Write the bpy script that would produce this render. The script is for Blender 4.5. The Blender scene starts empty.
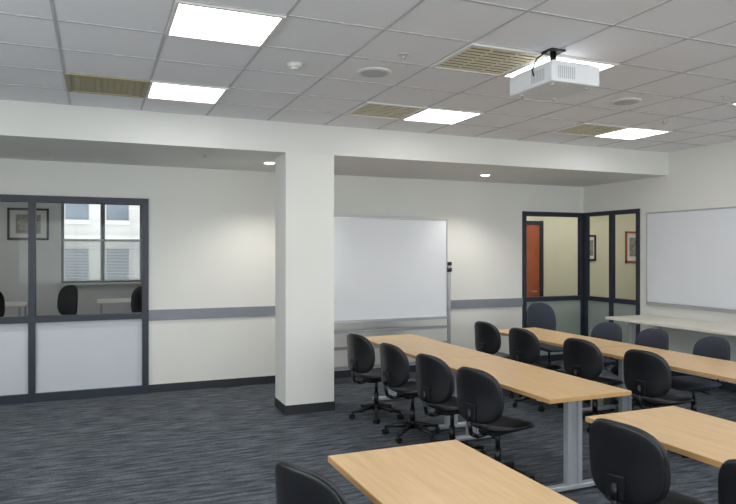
import bpy, bmesh, math, random
from mathutils import Matrix, Vector
random.seed(4)
S = bpy.context.scene
try:
    S.view_settings.view_transform = 'Standard'
except Exception:
    pass
COL = S.collection

# ---------------- materials ----------------
def mat(name, color, rough=0.6, metal=0.0, spec=0.5, noise=None, bump=None, emit=None):
    m = bpy.data.materials.new(name); m.use_nodes = True
    nt = m.node_tree; b = nt.nodes['Principled BSDF']
    c = (color[0], color[1], color[2], 1)
    b.inputs['Base Color'].default_value = c
    b.inputs['Roughness'].default_value = rough
    b.inputs['Metallic'].default_value = metal
    b.inputs['Specular IOR Level'].default_value = spec
    tc = nt.nodes.new('ShaderNodeTexCoord')
    if noise:
        sc, amt = noise
        n = nt.nodes.new('ShaderNodeTexNoise'); n.inputs['Scale'].default_value = sc
        n.inputs['Detail'].default_value = 4
        nt.links.new(tc.outputs['Object'], n.inputs['Vector'])
        r = nt.nodes.new('ShaderNodeValToRGB')
        r.color_ramp.elements[0].position = 0.3; r.color_ramp.elements[1].position = 0.7
        r.color_ramp.elements[0].color = tuple(x*(1-amt) for x in color)+(1,)
        r.color_ramp.elements[1].color = tuple(min(1, x*(1+amt)) for x in color)+(1,)
        nt.links.new(n.outputs['Fac'], r.inputs['Fac'])
        nt.links.new(r.outputs['Color'], b.inputs['Base Color'])
    if bump:
        sc, st = bump
        n = nt.nodes.new('ShaderNodeTexNoise'); n.inputs['Scale'].default_value = sc
        nt.links.new(tc.outputs['Object'], n.inputs['Vector'])
        bp = nt.nodes.new('ShaderNodeBump'); bp.inputs['Strength'].default_value = st
        bp.inputs['Distance'].default_value = 0.01
        nt.links.new(n.outputs['Fac'], bp.inputs['Height'])
        nt.links.new(bp.outputs['Normal'], b.inputs['Normal'])
    if emit:
        b.inputs['Emission Color'].default_value = (emit[0], emit[1], emit[2], 1)
        b.inputs['Emission Strength'].default_value = emit[3]
    return m

def s(r, g, b):
    f = lambda v: (v/255/12.92) if v/255 <= 0.04045 else ((v/255+0.055)/1.055)**2.4
    return (f(r), f(g), f(b))

M_wall = mat('wall_paint', s(231, 231, 226), 0.7, noise=(1.5, 0.015), bump=(180, 0.05))
M_soff = mat('soffit_paint', s(229, 229, 225), 0.7, noise=(1.5, 0.015))
M_tile = mat('ceiling_tile', s(239, 239, 242), 0.9, noise=(160, 0.04), bump=(250, 0.2))
M_grid = mat('ceiling_grid', s(190, 190, 193), 0.6, noise=(5, 0.02))
M_base = mat('baseboard_vinyl', s(44, 46, 52), 0.5, noise=(8, 0.05))
M_rail = mat('rail_gray', s(134, 140, 148), 0.5, noise=(8, 0.02))
M_frame = mat('frame_slate', s(42, 48, 62), 0.4, noise=(8, 0.04))
M_white = mat('whiteboard', s(228, 231, 237), 0.18, noise=(2, 0.01))
M_alu = mat('aluminium', s(190, 192, 196), 0.3, 0.6, noise=(30, 0.04))
M_silver = mat('silver_paint', s(186, 190, 196), 0.32, 0.35, noise=(30, 0.03))
M_black = mat('black_vinyl', s(24, 26, 32), 0.38, noise=(40, 0.1), bump=(300, 0.08))
M_blkpl = mat('black_plastic', s(17, 18, 22), 0.36, noise=(40, 0.1))
M_blue = mat('slate_fabric', s(52, 57, 70), 0.8, noise=(90, 0.15), bump=(300, 0.2))
M_edge = mat('table_edge', s(190, 150, 98), 0.45, noise=(10, 0.05))
M_cream = mat('cream_laminate', s(232, 227, 214), 0.3, noise=(4, 0.01))
M_door = mat('door_wood', s(178, 92, 52), 0.5, noise=(6, 0.12))
M_hall = mat('hall_paint', s(230, 224, 194), 0.75, noise=(2, 0.02))
M_frost = mat('frosted_panel', s(206, 212, 220), 0.35, noise=(3, 0.015))
M_frost2 = mat('frosted_panel_green', s(158, 168, 160), 0.3, noise=(3, 0.03))
M_sash = mat('sash_gray', s(120, 124, 130), 0.5, noise=(3, 0.03))
M_projw = mat('projector_shell', s(232, 233, 235), 0.4, noise=(10, 0.02))
M_dark = mat('dark_void', s(34, 32, 30), 0.8, noise=(10, 0.1))
M_vent = mat('vent_cream', s(222, 213, 184), 0.5, noise=(10, 0.03))
M_khaki = mat('vent_khaki', s(170, 162, 130), 0.6, noise=(60, 0.1))
M_khakid = mat('vent_khaki_shade', s(104, 99, 78), 0.7, noise=(60, 0.1))
M_pic = mat('picture_print', s(150, 145, 132), 0.5, noise=(14, 0.5))
M_mount = mat('picture_mount', s(225, 224, 218), 0.6, noise=(4, 0.01))
M_lamp = mat('lamp_lens', (0.9, 0.9, 0.9), 0.5, noise=(60, 0.01), emit=(1.0, 0.99, 0.98, 8.3))
M_down = mat('downlight_lens', (0.9, 0.9, 0.9), 0.5, noise=(60, 0.01), emit=(1.0, 0.95, 0.86, 12))
M_stone = mat('facade_stone', s(205, 202, 198), 0.9, noise=(0.8, 0.1))
M_fwin = mat('facade_window', s(120, 128, 138), 0.2, noise=(1, 0.2))

def glass_mat(name, tint, gl=0.08):
    m = bpy.data.materials.new(name); m.use_nodes = True; nt = m.node_tree
    for n in list(nt.nodes): nt.nodes.remove(n)
    o = nt.nodes.new('ShaderNodeOutputMaterial')
    t = nt.nodes.new('ShaderNodeBsdfTransparent'); t.inputs['Color'].default_value = tint+(1,)
    g = nt.nodes.new('ShaderNodeBsdfGlossy'); g.inputs['Roughness'].default_value = 0.02
    mx = nt.nodes.new('ShaderNodeMixShader'); mx.inputs[0].default_value = gl
    nt.links.new(t.outputs[0], mx.inputs[1]); nt.links.new(g.outputs[0], mx.inputs[2])
    nt.links.new(mx.outputs[0], o.inputs[0]); return m
M_glass = glass_mat('clear_glass', (0.96, 0.97, 0.965), 0.008)

def blind_mat():
    m = bpy.data.materials.new('blind_slat'); m.use_nodes = True; nt = m.node_tree
    b = nt.nodes['Principled BSDF']; b.inputs['Base Color'].default_value = (0.8, 0.8, 0.78, 1)
    o = nt.nodes['Material Output']
    t = nt.nodes.new('ShaderNodeBsdfTranslucent'); t.inputs['Color'].default_value = (0.7, 0.7, 0.68, 1)
    mx = nt.nodes.new('ShaderNodeMixShader'); mx.inputs[0].default_value = 0.5
    nt.links.new(b.outputs[0], mx.inputs[1]); nt.links.new(t.outputs[0], mx.inputs[2])
    nt.links.new(mx.outputs[0], o.inputs[0]); return m
M_blind = blind_mat()

def streak_mat(name, c1, c2, scale, rough, bump=0.0, fine=None, lo=0.36, hi=0.66):
    m = bpy.data.materials.new(name); m.use_nodes = True; nt = m.node_tree
    b = nt.nodes['Principled BSDF']; b.inputs['Roughness'].default_value = rough
    tc = nt.nodes.new('ShaderNodeTexCoord'); mp = nt.nodes.new('ShaderNodeMapping')
    mp.inputs['Scale'].default_value = scale
    nt.links.new(tc.outputs['Object'], mp.inputs['Vector'])
    n = nt.nodes.new('ShaderNodeTexNoise'); n.inputs['Scale'].default_value = 1.0
    n.inputs['Detail'].default_value = 6; n.inputs['Roughness'].default_value = 0.65
    nt.links.new(mp.outputs[0], n.inputs['Vector'])
    r = nt.nodes.new('ShaderNodeValToRGB')
    r.color_ramp.elements[0].position = lo; r.color_ramp.elements[1].position = hi
    r.color_ramp.elements[0].color = c1+(1,); r.color_ramp.elements[1].color = c2+(1,)
    nt.links.new(n.outputs['Fac'], r.inputs['Fac'])
    out = r.outputs['Color']
    if fine:
        n2 = nt.nodes.new('ShaderNodeTexNoise'); n2.inputs['Scale'].default_value = fine
        n2.inputs['Detail'].default_value = 3
        nt.links.new(tc.outputs['Object'], n2.inputs['Vector'])
        mr = nt.nodes.new('ShaderNodeMapRange'); mr.inputs[3].default_value = 0.5; mr.inputs[4].default_value = 1.5
        nt.links.new(n2.outputs['Fac'], mr.inputs[0])
        mx = nt.nodes.new('ShaderNodeVectorMath'); mx.operation = 'SCALE'
        nt.links.new(out, mx.inputs[0]); nt.links.new(mr.outputs[0], mx.inputs['Scale'])
        out = mx.outputs[0]
    nt.links.new(out, b.inputs['Base Color'])
    if bump:
        bp = nt.nodes.new('ShaderNodeBump'); bp.inputs['Strength'].default_value = bump
        bp.inputs['Distance'].default_value = 0.01
        nt.links.new(n.outputs['Fac'], bp.inputs['Height']); nt.links.new(bp.outputs['Normal'], b.inputs['Normal'])
    return m
M_carpet = streak_mat('carpet', s(44, 50, 59), s(106, 112, 120), (3.6, 22, 1), 0.95, 0.3, 45, 0.38, 0.68)
M_wood = streak_mat('maple_top', s(210, 174, 126), s(223, 190, 144), (26, 2.0, 4), 0.36)

# ---------------- mesh builder ----------------
class MB:
    def __init__(self): self.bm = bmesh.new(); self.mats = []
    def mi(self, m):
        if m not in self.mats: self.mats.append(m)
        return self.mats.index(m)
    def _fin(self, verts, m, smooth=False, M=None):
        if M is not None: bmesh.ops.transform(self.bm, matrix=M, verts=verts)
        i = self.mi(m)
        for v in verts:
            for f in v.link_faces:
                f.material_index = i; f.smooth = smooth
    def box(self, x0, x1, y0, y1, z0, z1, m, bevel=0.0, M=None):
        r = bmesh.ops.create_cube(self.bm, size=1)
        v = r['verts']
        bmesh.ops.transform(self.bm, matrix=Matrix.Translation(((x0+x1)/2, (y0+y1)/2, (z0+z1)/2)) @ Matrix.Diagonal((x1-x0, y1-y0, z1-z0, 1)), verts=v)
        if bevel > 0:
            e = list({e for vv in v for e in vv.link_edges})
            r2 = bmesh.ops.bevel(self.bm, geom=e, offset=bevel, segments=2, affect='EDGES', profile=0.6)
            v = list(set(r2['verts']) | {x for x in v if x.is_valid})
        self._fin(v, m, False, M)
    def cyl(self, p0, p1, r0, m, r1=None, seg=16, smooth=True):
        p0 = Vector(p0); p1 = Vector(p1); d = p1-p0
        r = bmesh.ops.create_cone(self.bm, cap_ends=True, segments=seg, radius1=r0, radius2=r0 if r1 is None else r1, depth=d.length)
        Mx = Matrix.Translation((p0+p1)/2) @ d.to_track_quat('Z', 'Y').to_matrix().to_4x4()
        self._fin(r['verts'], m, smooth, Mx)
        for v in r['verts']:
            for f in v.link_faces:
                if len(f.verts) > 4: f.smooth = False
    def tube(self, pts, r, m, seg=8):
        for a, b in zip(pts[:-1], pts[1:]): self.cyl(a, b, r, m, seg=seg)
    def pad(self, hw, hh, th, m, ex=3.2, fn=None, rings=8, seg=40, taper=0.0):
        bm = self.bm; vs = []
        def pt(rr, a, sd):
            c, sn = math.cos(a), math.sin(a)
            k = (abs(c)**ex+abs(sn)**ex)**(-1/ex)
            x, y = rr*k*c, rr*k*sn
            z = sd*th*(max(0, 1-rr**4))**0.5
            px, py = x*hw*(1+taper*y), y*hh
            p = (px, py, z)
            return Vector(fn(*p)) if fn else Vector(p)
        idx = {}
        for sd in (1, -1):
            c = bm.verts.new(pt(0, 0, sd)); vs.append(c); prev = None
            for k in range(1, rings+1):
                rr = math.sin(k/rings*math.pi/2)
                if k == rings and sd == -1: ring = idx['rim']
                else:
                    ring = [bm.verts.new(pt(rr, 2*math.pi*j/seg, sd)) for j in range(seg)]; vs += ring
                    if k == rings: idx['rim'] = ring
                for j in range(seg):
                    j2 = (j+1) % seg
                    q = [c, ring[j], ring[j2]] if prev is None else [prev[j], ring[j], ring[j2], prev[j2]]
                    if sd == -1: q.reverse()
                    bm.faces.new(q)
                prev = ring
        self._fin(vs, m, True)
    def mesh(self, name):
        bmesh.ops.recalc_face_normals(self.bm, faces=self.bm.faces)
        me = bpy.data.meshes.new(name); self.bm.to_mesh(me); self.bm.free()
        for m in self.mats: me.materials.append(m)
        return me
    def obj(self, name, loc=(0, 0, 0), rz=0):
        return place(self.mesh(name), name, loc, rz)

def place(me, name, loc=(0, 0, 0), rz=0):
    o = bpy.data.objects.new(name, me); COL.objects.link(o)
    o.location = loc; o.rotation_euler = (0, 0, rz); return o

def box(name, x0, x1, y0, y1, z0, z1, m, bevel=0):
    b = MB(); cx, cy, cz = (x0+x1)/2, (y0+y1)/2, (z0+z1)/2
    b.box(x0-cx, x1-cx, y0-cy, y1-cy, z0-cz, z1-cz, m, bevel)
    return b.obj(name, (cx, cy, cz))

# ---------------- room constants ----------------
XL, XR = -2.6, 7.38
YF, YB = -3.0, 8.5
H = 3.15; HS = 2.82; YS = 6.78; T = 0.12
AY = 16.5
box('floor', XL-3, XR+5, YF-T, AY+0.3, -0.1, 0, M_carpet)
box('ceiling', XL-T, XR+T, YF-T, YS+0.02, H, H+0.1, M_tile)

# ceiling grid bars, greyed to paint in the shadow lines along them
PX, PY, OX, OY = 0.635, 0.61, 0.40, 3.73
g = MB()
k = math.ceil((XL-OX)/PX)
while OX+k*PX < XR:
    x = OX+k*PX; g.box(x-0.009, x+0.009, YF, YS, H-0.004, H+0.001, M_grid); k += 1
k = math.ceil((YF-OY)/PY)
while OY+k*PY < YS:
    y = OY+k*PY; g.box(XL, XR, y-0.009, y+0.009, H-0.0045, H+0.0005, M_grid); k += 1
g.obj('trim_ceiling_grid')

# walls
def walls_joined(name, boxes, m):
    b = MB()
    for q in boxes: b.box(*q, m)
    return b.obj(name)
WL0, WL1, WLZ = -1.95, 0.59, 2.41
WR0, WRZ = 6.17, 2.39
WRY = 7.29
walls_joined('wall_back', [
    (XL-T, WL0, YB, YB+T, 0, H), (WL0, WL1, YB, YB+T, WLZ, H),
    (WL1, WR0, YB, YB+T, 0, H), (WR0, XR+T, YB, YB+T, WRZ, H)], M_wall)
walls_joined('wall_right', [(XR, XR+T, YF, WRY, 0, H), (XR, XR+T, WRY, YB, WRZ, H)], M_wall)
walls_joined('wall_left', [(XL-T, XL, YF, -2.4, 0, H), (XL-T, XL, 4.6, YB, 0, H),
    (XL-T, XL, -2.4, 4.6, 0, 0.85), (XL-T, XL, -2.4, 4.6, 2.65, H)], M_wall)
walls_joined('wall_front', [(XL-T, -2.0, YF-T, YF, 0, H), (6.8, XR+T, YF-T, YF, 0, H),
    (-2.0, 6.8, YF-T, YF, 0, 0.85), (-2.0, 6.8, YF-T, YF, 2.65, H)], M_wall)
# unseen windows added behind camera and at left; area lights outside brighten the room
def window_fill(name, kind, a0, a1, fixed, n, power):
    b = MB(); z0, z1 = 0.85, 2.65
    def bx(u0, u1, v0, v1, q0, q1, m):
        if kind == 'x': b.box(u0, u1, fixed+v0, fixed+v1, q0, q1, m)
        else: b.box(fixed+v0, fixed+v1, u0, u1, q0, q1, m)
    w = (a1-a0)/n
    for k in range(n+1):
        u = a0+k*w; bx(max(a0, u-.03), min(a1, u+.03), -0.10, -0.02, z0, z1, M_mount)
    for q in ((z0, z0+.06), (1.8, 1.84), (z1-.06, z1)): bx(a0, a1, -0.098, -0.022, q[0], q[1], M_mount)
    bx(a0, a1, -0.062, -0.058, z0, z1, M_glass)
    bx(a0-.05, a1+.05, 0.0, 0.10, z0-.04, z0, M_mount)
    o = b.obj(name)
    l = bpy.data.lights.new('window_fill', 'AREA'); l.shape = 'RECTANGLE'; l.size = a1-a0; l.size_y = z1-z0  # added fill lamp just outside the opening
    l.energy = power; l.color = (0.95, 0.98, 1.0)
    lo = bpy.data.objects.new('window_fill', l); COL.objects.link(lo); lo.parent = o
    if kind == 'x':
        lo.location = ((a0+a1)/2, fixed-0.2, (z0+z1)/2); lo.rotation_euler = (math.radians(90), 0, 0)
    else:
        lo.location = (fixed-0.2, (a0+a1)/2, (z0+z1)/2); lo.rotation_euler = (math.radians(90), 0, math.radians(-90))
window_fill('fill_window_5', 'x', -2.0, 6.8, YF, 6, 190)
window_fill('fill_window_6', 'y', -2.4, 4.6, XL, 5, 75)
box('soffit_beam', XL, XR, YS, YB, HS, H, M_soff)
PX0, PX1, PY0, PY1 = 1.87, 2.42, YS, 7.22
box('pillar', PX0, PX1, PY0, PY1, 0, HS, M_wall)
b = MB()
e = 0.008
b.box(PX0-e, PX1+e, PY0-e, PY0, 0, 0.1, M_base); b.box(PX0-e, PX1+e, PY1, PY1+e, 0, 0.1, M_base)
b.box(PX0-e, PX0, PY0, PY1, 0, 0.1, M_base); b.box(PX1, PX1+e, PY0, PY1, 0, 0.1, M_base)
b.obj('baseboard_pillar')
box('baseboard_back', WL1, WR0, YB-0.01, YB, 0, 0.1, M_base)
box('baseboard_right', XR-0.01, XR, YF, WRY, 0, 0.1, M_base)
box('baseboard_left', XL, XL+0.01, YF, YB, 0, 0.1, M_base)
box('trim_chair_rail', WL1, WR0, YB-0.022, YB, 0.90, 1.03, M_rail, 0.004)

# interior glazed partitions
def glazed(name, along, fixed, a0, a1, ztop, mull, zmid, lower, d0=-0.03, d1=0.11, fw=0.075):
    b = MB()
    def bx(u0, u1, v0, v1, z0, z1, m):
        if along == 'x': b.box(u0, u1, fixed+v0, fixed+v1, z0, z1, m)
        else: b.box(fixed+v0, fixed+v1, u0, u1, z0, z1, m)
    posts = [a0+fw/2]+list(mull)+[a1-fw/2]
    for p in posts: bx(p-fw/2, p+fw/2, d0, d1, 0, ztop, M_frame)
    for u0, u1 in zip(posts[:-1], posts[1:]):
        u0 += fw/2; u1 -= fw/2
        bx(u0, u1, d0+.002, d1-.002, ztop-fw, ztop, M_frame)
        bx(u0, u1, d0+.002, d1-.002, zmid-0.035, zmid+0.035, M_frame)
        bx(u0, u1, d0+.002, d1-.002, 0, 0.1, M_frame)
        bx(u0, u1, 0.022, 0.028, zmid+0.035, ztop-fw, M_glass)
        bx(u0, u1, 0.015, 0.03, 0.1, zmid-0.035, lower)
    return b.obj(name)
glazed('window_1', 'x', YB, WL0, WL1, WLZ, [-0.70], 0.96, M_frost)
glazed('window_2', 'x', YB, WR0, XR+0.02, WRZ, [], 1.0, M_frost2, -0.02, 0.08, 0.07)
glazed('window_3', 'y', XR, WRY, YB-0.03, WRZ, [7.87], 1.0, M_frost2, -0.02, 0.05, 0.065)

# ---------- adjoining room seen through window_1 ----------
AX0, AX1, AZ0, AZ1 = -0.76, 1.01, 1.03, 2.94
walls_joined('wall_annex_back', [(-4.6, AX0, AY, AY+T, 0, H), (AX1, 4.2, AY, AY+T, 0, H),
    (AX0, AX1, AY, AY+T, 0, AZ0), (AX0, AX1, AY, AY+T, AZ1, H)], M_wall)
box('wall_annex_left', -4.6-T, -4.6, YB+T, AY+T, 0, H, M_wall)
box('wall_annex_right', 4.2, 4.2+T, YB+T, AY+T, 0, H, M_wall)
box('ceiling_annex', -4.6, 4.2, YB+T, AY+T, H, H+0.1, M_tile)
b = MB(); mx = (AX0+AX1)/2; zm = 2.02
for x0, x1 in ((AX0, AX0+.06), (mx-.05, mx+.05), (AX1-.06, AX1)): b.box(x0, x1, AY+0.02, AY+0.1, AZ0, AZ1, M_sash)
for z0, z1 in ((AZ0, AZ0+.07), (zm-.03, zm+.03), (AZ1-.07, AZ1)): b.box(AX0+.06, AX1-.06, AY+0.03, AY+0.09, z0, z1, M_sash)
b.box(AX0+.05, AX1-.05, AY+0.055, AY+0.06, AZ0+.03, AZ1-.03, M_glass)
b.box(AX0-.08, AX1+.08, AY-0.10, AY, AZ0-.05, AZ0, M_mount)
b.obj('window_4')
b = MB()
for k in range(27):
    z = AZ0+0.05+k*0.035
    b.box(AX0+.05, mx-.03, AY-0.035, AY-0.015, z, z+0.021, M_blind)
    b.box(mx+.03, AX1-.05, AY-0.035, AY-0.015, z, z+0.021, M_blind)
b.box(AX0+.04, AX1-.04, AY-0.04, AY-0.01, zm-.02, zm+.03, M_blind)
b.obj('window_blind')
# facade across the street
b = MB()
b.box(-16, 14, 32, 33, -12, 16, M_stone)
for i in range(-9, 9):
    for j in range(-3, 5):
        x = i*1.7+.4; z = j*3.2
        b.box(x, x+0.95, 31.96, 32.0, z, z+1.9, M_fwin)
        b.box(x-0.08, x+1.03, 31.85, 32.0, z-0.2, z, M_stone)
for j in range(-3, 5): b.box(-16, 14, 31.8, 32, j*3.2+2.35, j*3.2+2.5, M_stone)
b.obj('street_facade')

def picture(name, w, h, loc, rz=0, fr=M_blkpl):
    b = MB(); f = 0.05 if w > .7 else 0.035
    b.box(-w/2, w/2, -0.01, 0.0, -h/2, h/2, M_mount)
    b.box(-w*0.3, w*0.3, -0.013, -0.009, -h*0.3, h*0.3, M_pic)
    for q in ((-w/2, w/2, h/2-f, h/2), (-w/2, w/2, -h/2, -h/2+f), (-w/2, -w/2+f, -h/2, h/2), (w/2-f, w/2, -h/2, h/2)):
        b.box(q[0], q[1], -0.025, 0.0, q[2], q[3], fr)
    return b.obj(name, loc, rz)
picture('picture_frame', 0.84, 0.72, (-1.43, AY, 2.38))

# hall beyond right windows
HY = 9.95
walls_joined('wall_hall_back', [(4.2+T, 6.66, HY, HY+T, 0, 2.9), (7.71, 12, HY, HY+T, 0, 2.9), (6.66, 7.71, HY, HY+T, 2.34, 2.9)], M_hall)
box('wall_hall_end', 12, 12+T, 5.0, HY+T, 0, 2.9, M_hall)
box('wall_hall_front', XR+T, 12, 5.0, 5.0+T, 0, 2.9, M_hall)
walls_joined('ceiling_hall', [(4.2+T, XR+T, YB+T, HY, 2.9, 3.0), (XR+T, 12, 5.0, HY, 2.9, 3.0)], M_tile)
picture('picture_frame', 0.30, 0.5, (8.78, HY, 1.83), fr=M_blkpl)
picture('picture_frame', 0.5, 0.62, (9.93, HY, 1.85), fr=M_door)
b = MB()
b.box(6.75, 7.62, HY+0.01, HY+0.05, 0.01, 2.25, M_door)
for x0, x1 in ((6.67, 6.75), (7.62, 7.70)): b.box(x0, x1, HY, HY+0.1, 0, 2.33, M_frame)
b.box(6.75, 7.62, HY, HY+0.1, 2.25, 2.33, M_frame)
b.cyl((7.52, HY+0.01, 1.02), (7.52, HY-0.04, 1.02), 0.012, M_alu); b.cyl((7.52, HY-0.04, 1.02), (7.40, HY-0.04, 1.02), 0.01, M_alu)
b.obj('door_1')

# ---------------- ceiling fixtures ----------------
def cell(i, j): return (OX+(i+0.5)*PX, OY+(j+0.5)*PY)
def panel_mesh():
    b = MB(); w, h = PX/2-0.012, PY/2-0.012
    b.box(-w, w, -h, h, -0.006, -0.001, M_lamp)
    for q in ((-w-.01, w+.01, h-.012, h+.01), (-w-.01, w+.01, -h-.01, -h+.012), (-w-.01, -w+.012, -h+.012, h-.012), (w-.012, w+.01, -h+.012, h-.012)):
        b.box(*q, -0.012, -0.0005, M_mount)
    return b.mesh('fill_panel')
pm = panel_mesh()
for i in (-4, 0, 4, 8):
    for j in (-9, -6, -3, 0, 3):
        x, y = cell(i, j)
        if x > XL+0.3: place(pm, 'fill_panel', (x, y, H-0.004))
for loc in ((-2.0, 11.0, H), (1.2, 11.0, H), (-2.0, 14.5, H), (1.2, 14.5, H), (8.9, 8.6, 2.898), (6.9, 9.25, 2.898), (8.2, 9.1, 2.898), (10.2, 8.9, 2.898), (8.9, 6.5, 2.898)):  # unseen light panels added to brighten the annex and hall
    place(pm, 'fill_panel', loc)

def vent_mesh(m, n):
    b = MB(); w, h = PX/2-0.005, PY/2-0.005
    vd = m is M_vent
    b.box(-w+.02, w-.02, -h+.02, h-.02, -0.003, -0.001, M_dark if vd else M_khakid)
    for q in ((-w, w, h-.03, h), (-w, w, -h, -h+.03), (-w, -w+.03, -h+.03, h-.03), (w-.03, w, -h+.03, h-.03)):
        b.box(*q, -0.014, -0.0005, M_mount if vd else m)
    for k in range(n):
        y = -h+.03+(k+.5)*(2*h-.06)/n
        t = (2*h-.06)/n*(0.33 if vd else 0.36)
        b.box(-w+.03, w-.03, y-t, y+t, -0.006, -0.004, m)
    nn = 3 if vd else 12
    for k in range(1, nn):
        x = -w+k*2*w/nn; b.box(x-.006, x+.006, -h+.03, h-.03, -0.009, -0.003, m)
    return b.mesh('air_vent')
vm = vent_mesh(M_vent, 9); vk = vent_mesh(M_khaki, 24)
for me, i, j in ((vk, -1, 3), (vm, 3, 0), (vm, 3, 3), (vm, 7, 3)):
    x, y = cell(i, j); place(me, 'air_vent', (x, y, H-0.004))
def speaker():
    b = MB(); b.cyl((0, 0, -0.012), (0, 0, 0), 0.125, M_mount, 0.135, 32); b.cyl((0, 0, -0.015), (0, 0, -0.011), 0.105, M_grid, seg=32); return b.mesh('ceiling_speaker')
sp = speaker()
for i, j in ((2, 1), (6, 1)):
    x, y = cell(i, j); place(sp, 'ceiling_speaker', (x, y, H))
b = MB(); b.cyl((0, 0, -0.03), (0, 0, 0), 0.045, M_mount, 0.06, 24); b.cyl((0, 0, -0.042), (0, 0, -0.03), 0.02, M_mount, 0.035, 24)
sd = b.mesh('smoke_detector')
place(sd, 'smoke_detector', (1.36, 4.68, H))
b = MB(); b.cyl((0, 0, -0.004), (0, 0, 0), 0.04, M_mount, seg=20); b.cyl((0, 0, -0.03), (0, 0, 0), 0.01, M_alu, seg=10); b.cyl((0, 0, -0.032), (0, 0, -0.028), 0.02, M_alu, seg=12)
sk = b.mesh('fire_sprinkler')
for p in ((2.0, 4.15, H), (5.2, 4.15, H), (5.6, 5.2, H), (1.1, 7.3, HS)): place(sk, 'fire_sprinkler', p)

# recessed downlights in soffit
def dl(x, y):
    b = MB(); b.cyl((0, 0, -0.008), (0, 0, 0), 0.085, M_mount, 0.09, 28); b.cyl((0, 0, -0.011), (0, 0, -0.007), 0.06, M_down, seg=24)
    o = b.obj('recessed_downlight', (x, y, HS))
    l = bpy.data.lights.new('bulb', 'SPOT'); l.energy = 62; l.color = (1, 0.95, 0.87); l.spot_size = math.radians(125); l.spot_blend = 0.7; l.shadow_soft_size = 0.05
    lo = bpy.data.objects.new('bulb', l); COL.objects.link(lo); lo.parent = o; lo.location = (0, 0, -0.03)
for x, y in ((1.90, 7.62), (4.96, 7.68), (-1.3, 7.6)): dl(x, y)

# ---------------- projector ----------------
b = MB()
b.box(-0.20, 0.20, -0.24, 0.24, -0.075, 0.06, M_projw, 0.018)
b.box(-0.17, 0.17, -0.21, 0.21, 0.058, 0.075, M_projw, 0.006)
b.cyl((0.19, 0.10, 0.0), (0.225, 0.10, 0.0), 0.055, M_blkpl, seg=24)
b.cyl((0.224, 0.10, 0.0), (0.228, 0.10, 0.0), 0.04, M_fwin, seg=24)
for k in range(9):
    b.box(-0.15+k*0.016, -0.142+k*0.016, -0.2415, -0.238, -0.05, 0.03, M_grid)
    b.box(-0.2015, -0.198, -0.16+k*0.016, -0.152+k*0.016, -0.05, 0.03, M_grid)
for x in (-0.14, 0.14):
    for y in (-0.17, 0.17): b.cyl((x, y, -0.085), (x, y, -0.07), 0.014, M_grid, seg=10)
b.box(-0.09, 0.09, -0.09, 0.09, 0.075, 0.09, M_blkpl)
b.cyl((0, 0, 0.085), (0, 0, 0.20), 0.022, M_blkpl)
b.box(-0.06, 0.06, -0.06, 0.06, 0.195, 0.21, M_blkpl, 0.004)
b.tube([(-0.2, -0.05, 0.0), (-0.215, -0.05, 0.04), (-0.16, -0.03, 0.13), (-0.05, -0.01, 0.2)], 0.005, M_blkpl)
b.obj('ceiling_projector', (2.93, 3.68, H-0.21), 0)

# ---------------- whiteboards ----------------
b = MB()
b.box(-0.01, 0.0, -2.0, 2.0, -0.61, 0.66, M_white)
for q in ((-2.0, 2.0, 0.66, 0.68), (-2.0, 2.0, -0.63, -0.61)): b.box(-0.018, 0, q[0], q[1], q[2], q[3], M_alu)
for y in (-2.0, 1.985): b.box(-0.018, 0, y, y+0.015, -0.61, 0.66, M_alu)
b.box(-0.07, 0, -1.95, 1.95, -0.655, -0.635, M_alu)
b.box(-0.07, -0.064, -1.95, 1.95, -0.635, -0.62, M_alu)
b.obj('wall_whiteboard', (XR, 5.16, 1.64))

b = MB()
hw = 0.915
b.box(-hw, hw, -0.012, 0.012, 0.85, 2.19, M_white)
for q in ((-hw-.012, hw+.012, 2.19, 2.21), (-hw-.012, hw+.012, 0.825, 0.85)): b.box(q[0], q[1], -0.018, 0.018, q[2], q[3], M_alu)
for x in (-hw-.012, hw): b.box(x, x+0.012, -0.018, 0.018, 0.85, 2.19, M_alu)
b.box(-hw+0.02, hw-0.02, -0.09, -0.018, 0.82, 0.832, M_alu)
b.box(-hw+0.02, hw-0.02, -0.094, -0.088, 0.82, 0.85, M_alu)
for sx in (-1, 1):
    x = sx*(hw+0.045)
    b.box(x-0.02, x+0.02, -0.02, 0.02, 0.1, 1.58, M_alu, 0.004)
    b.cyl((x-sx*0.04, 0, 1.5), (x+sx*0.03, 0, 1.5), 0.035, M_blkpl)
    b.box(x-0.03, x+0.03, -0.03, 0.03, 1.56, 1.61, M_blkpl, 0.006)
    b.box(x-0.025, x+0.025, -0.33, 0.33, 0.075, 0.115, M_alu, 0.005)
    for yy in (-0.3, 0.3):
        b.cyl((x, yy, 0.075), (x, yy, 0.05), 0.01, M_blkpl, seg=8)
        b.cyl((x-0.015, yy, 0.035), (x+0.015, yy, 0.035), 0.035, M_blkpl)
for z in (0.68, 0.46): b.box(-hw-0.03, hw+0.03, -0.012, 0.012, z, z+0.04, M_alu)
b.box(-hw-0.03, hw+0.03, -0.012, 0.012, 0.2, 0.24, M_alu)
b.obj('mobile_whiteboard', (3.62, 8.02, 0))

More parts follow.
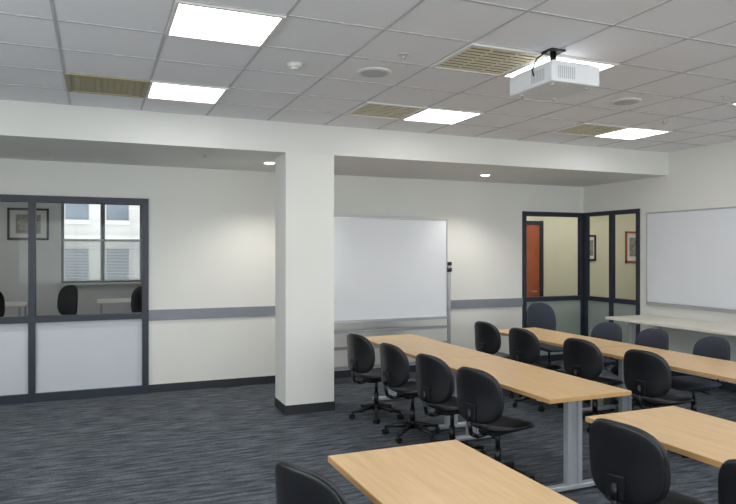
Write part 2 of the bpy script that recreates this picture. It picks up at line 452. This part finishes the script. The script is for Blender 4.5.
# ---------------- tables ----------------
def table_mesh(W, L, z=0.74):
    b = MB()
    b.box(-W/2, W/2, -L/2, L/2, z-0.03, z, M_edge, 0.003)
    b.box(-W/2+.004, W/2-.004, -L/2+.004, L/2-.004, z-0.001, z+0.0012, M_wood)
    for sy in (-1, 1):
        y = sy*(L/2-0.2)
        b.box(-W/2+0.06, W/2-0.06, y-0.025, y+0.025, z-0.055, z-0.03, M_silver)
        for x in (-0.045, 0.045):
            b.box(x-0.02, x+0.02, y-0.028, y+0.028, 0.05, z-0.05, M_silver, 0.006)
        b.box(-0.045, 0.045, y-0.012, y+0.012, 0.05, z-0.05, M_silver)
        b.box(-W/2+0.12, W/2-0.12, y-0.03, y+0.03, 0.02, 0.055, M_silver, 0.008)
        for x in (-W/2+0.15, W/2-0.15): b.cyl((x, y, 0), (x, y, 0.025), 0.02, M_blkpl)
    b.box(-0.02, 0.02, -L/2+0.2, L/2-0.2, z-0.085, z-0.045, M_silver)
    return b.mesh('training_table')
L1 = 1.77
tm = table_mesh(0.73, L1)
for x, y in ((3.22, 3.62+L1/2), (3.22, 3.63+L1*1.5), (5.05, 3.62+L1/2), (5.05, 3.63+L1*1.5),
             (1.42, 3.05-L1/2), (3.13, 3.17-L1/2)):
    place(tm, 'training_table', (x, y, 0))

# cream side table along right wall
b = MB()
b.box(6.53, 7.345, 4.4, 7.08, 0.815, 0.85, M_cream, 0.004)
for y in (4.75, 6.75):
    b.box(6.60, 7.28, y-0.03, y+0.03, 0.77, 0.815, M_silver)
    for x in (6.68, 7.2): b.box(x-0.02, x+0.02, y-0.02, y+0.02, 0.0, 0.78, M_silver, 0.004)
    b.box(6.68, 7.2, y-0.012, y+0.012, 0.2, 0.24, M_silver)
b.obj('side_table')

# ---------------- chairs ----------------
def chair_mesh(name, fabric, top=0.90, bw=0.23, star=0.3):
    b = MB()
    for k in range(5):
        a = star+k*2*math.pi/5; c, sn = math.cos(a), math.sin(a)
        b.cyl((c*0.03, sn*0.03, 0.115), (c*0.27, sn*0.27, 0.075), 0.026, M_blkpl, 0.017, seg=10)
        b.cyl((c*0.265, sn*0.265, 0.04), (c*0.265, sn*0.265, 0.085), 0.009, M_blkpl, seg=8)
        a2 = a+0.9; ax = Vector((math.cos(a2), math.sin(a2), 0)); p = Vector((c*0.265, sn*0.265, 0.027))
        for t in (-1, 1): b.cyl(p+ax*0.006*t, p+ax*0.024*t, 0.027, M_blkpl, seg=16)
    b.cyl((0, 0, 0.08), (0, 0, 0.15), 0.04, M_blkpl, 0.032)
    b.cyl((0, 0, 0.14), (0, 0, 0.27), 0.026, M_blkpl)
    b.cyl((0, 0, 0.26), (0, 0, 0.40), 0.017, M_blkpl)
    b.box(-0.13, 0.1, -0.08, 0.08, 0.385, 0.415, M_blkpl, 0.008)
    b.cyl((0.02, 0.05, 0.40), (0.03, 0.24, 0.395), 0.007, M_blkpl, seg=8)
    def sf(x, y, z):
        fx = y; fy = x
        dz = 0.02*(fy/0.23)**2 - 0.03*max(0, fx/0.225)**3 + 0.012*max(0, -fx/0.22)**2
        return (fx+0.02, fy, 0.445+z+dz)
    b.pad(0.235, 0.225, 0.034, fabric, 3.0, sf)
    b.tube([(-0.10, 0, 0.395), (-0.22, 0, 0.39), (-0.285, 0, 0.42), (-0.31, 0, 0.52), (-0.298, 0, 0.60)], 0.016, M_blkpl, 10)
    b.box(-0.302, -0.280, -0.05, 0.05, 0.52, 0.64, M_blkpl, 0.006)
    hh = (top-0.50)/2; zc = 0.50+hh
    def bf(x, y, z):
        lean = -0.10*(y/hh)*hh*2*0.5 - 0.035*(y/hh)**2
        return (-0.255+z*0.9+0.065*(x/bw)**2+lean*0.6, x, zc+y)
    b.pad(bw, hh, 0.026, fabric, 2.9, bf, taper=-0.03)
    def bf2(x, y, z):
        p = bf(x, y, z); return (p[0]-0.02, p[1], p[2])
    b.pad(bw*0.97, hh*0.97, 0.016, M_blkpl, 2.9, bf2, taper=-0.03)
    return b.mesh(name)
cm = [chair_mesh('task_chair', M_black, 0.905, 0.228, st) for st in (0.3, 0.75, 1.1)]
cb = chair_mesh('task_chair', M_blue, 0.90, 0.235, 0.5)
ch = chair_mesh('task_chair', M_blue, 1.03, 0.235, 0.2)
ca = chair_mesh('task_chair', M_black, 1.12, 0.25, 0.2)
D = math.radians
n = 0
def chair(xb, yb, deg, me=None):
    """xb,yb = location of the backrest; deg = heading from +X"""
    global n
    me = me or cm[n % 3]; n += 1
    a = D(deg); x = xb+0.27*math.cos(a); y = yb+0.27*math.sin(a)
    place(me, 'task_chair', (x, y, 0), a)
for x, y, a in ((2.54, 4.10, 14), (2.53, 4.78, 12), (2.50, 5.50, 8), (2.47, 6.26, 14),
                (4.35, 4.28, 10), (4.35, 5.09, 12), (4.35, 6.04, 10), (4.35, 6.78, 8),
                (2.41, 2.52, 10), (2.44, 1.785, 5), (0.745, 2.50, 22)):
    chair(x, y, a)
for x, y, a in ((5.72, 5.42, 178), (5.72, 4.66, 172), (5.72, 6.12, 184)): chair(x, y, a, cb)
chair(5.78, 7.58, 265, ch)

# annex furniture
def atable(x, y, hx, hy):
    b = MB()
    b.box(-hx, hx, -hy, hy, 0.72, 0.75, M_cream, 0.004)
    for sx in (-1, 1):
        for sy in (-1, 1): b.box(sx*(hx-.08)-.02, sx*(hx-.08)+.02, sy*(hy-.08)-.02, sy*(hy-.08)+.02, 0, 0.72, M_silver)
    b.obj('conference_table', (x, y, 0))
atable(-2.45, 14.2, 1.2, 0.6); atable(0.95, 14.4, 0.95, 0.6)
for x, y, a in ((-0.66, 13.5, 225), (0.80, 13.2, 100), (-1.75, 13.1, 95)):
    place(ca, 'task_chair', (x, y, 0), D(a))

# ---------------- world ----------------
w = bpy.data.worlds.new('sky'); S.world = w; w.use_nodes = True
bg = w.node_tree.nodes['Background']; bg.inputs[0].default_value = (0.9, 0.95, 1.0, 1); bg.inputs[1].default_value = 2.1

# ---------------- camera ----------------
cam = bpy.data.cameras.new('camera'); co = bpy.data.objects.new('camera', cam); COL.objects.link(co)
cam.sensor_width = 36; cam.lens = 650/736*36
co.location = (0, 0, 1.75); co.rotation_euler = (math.radians(90), 0, -math.atan(271/650))
cam.clip_end = 200
S.camera = co
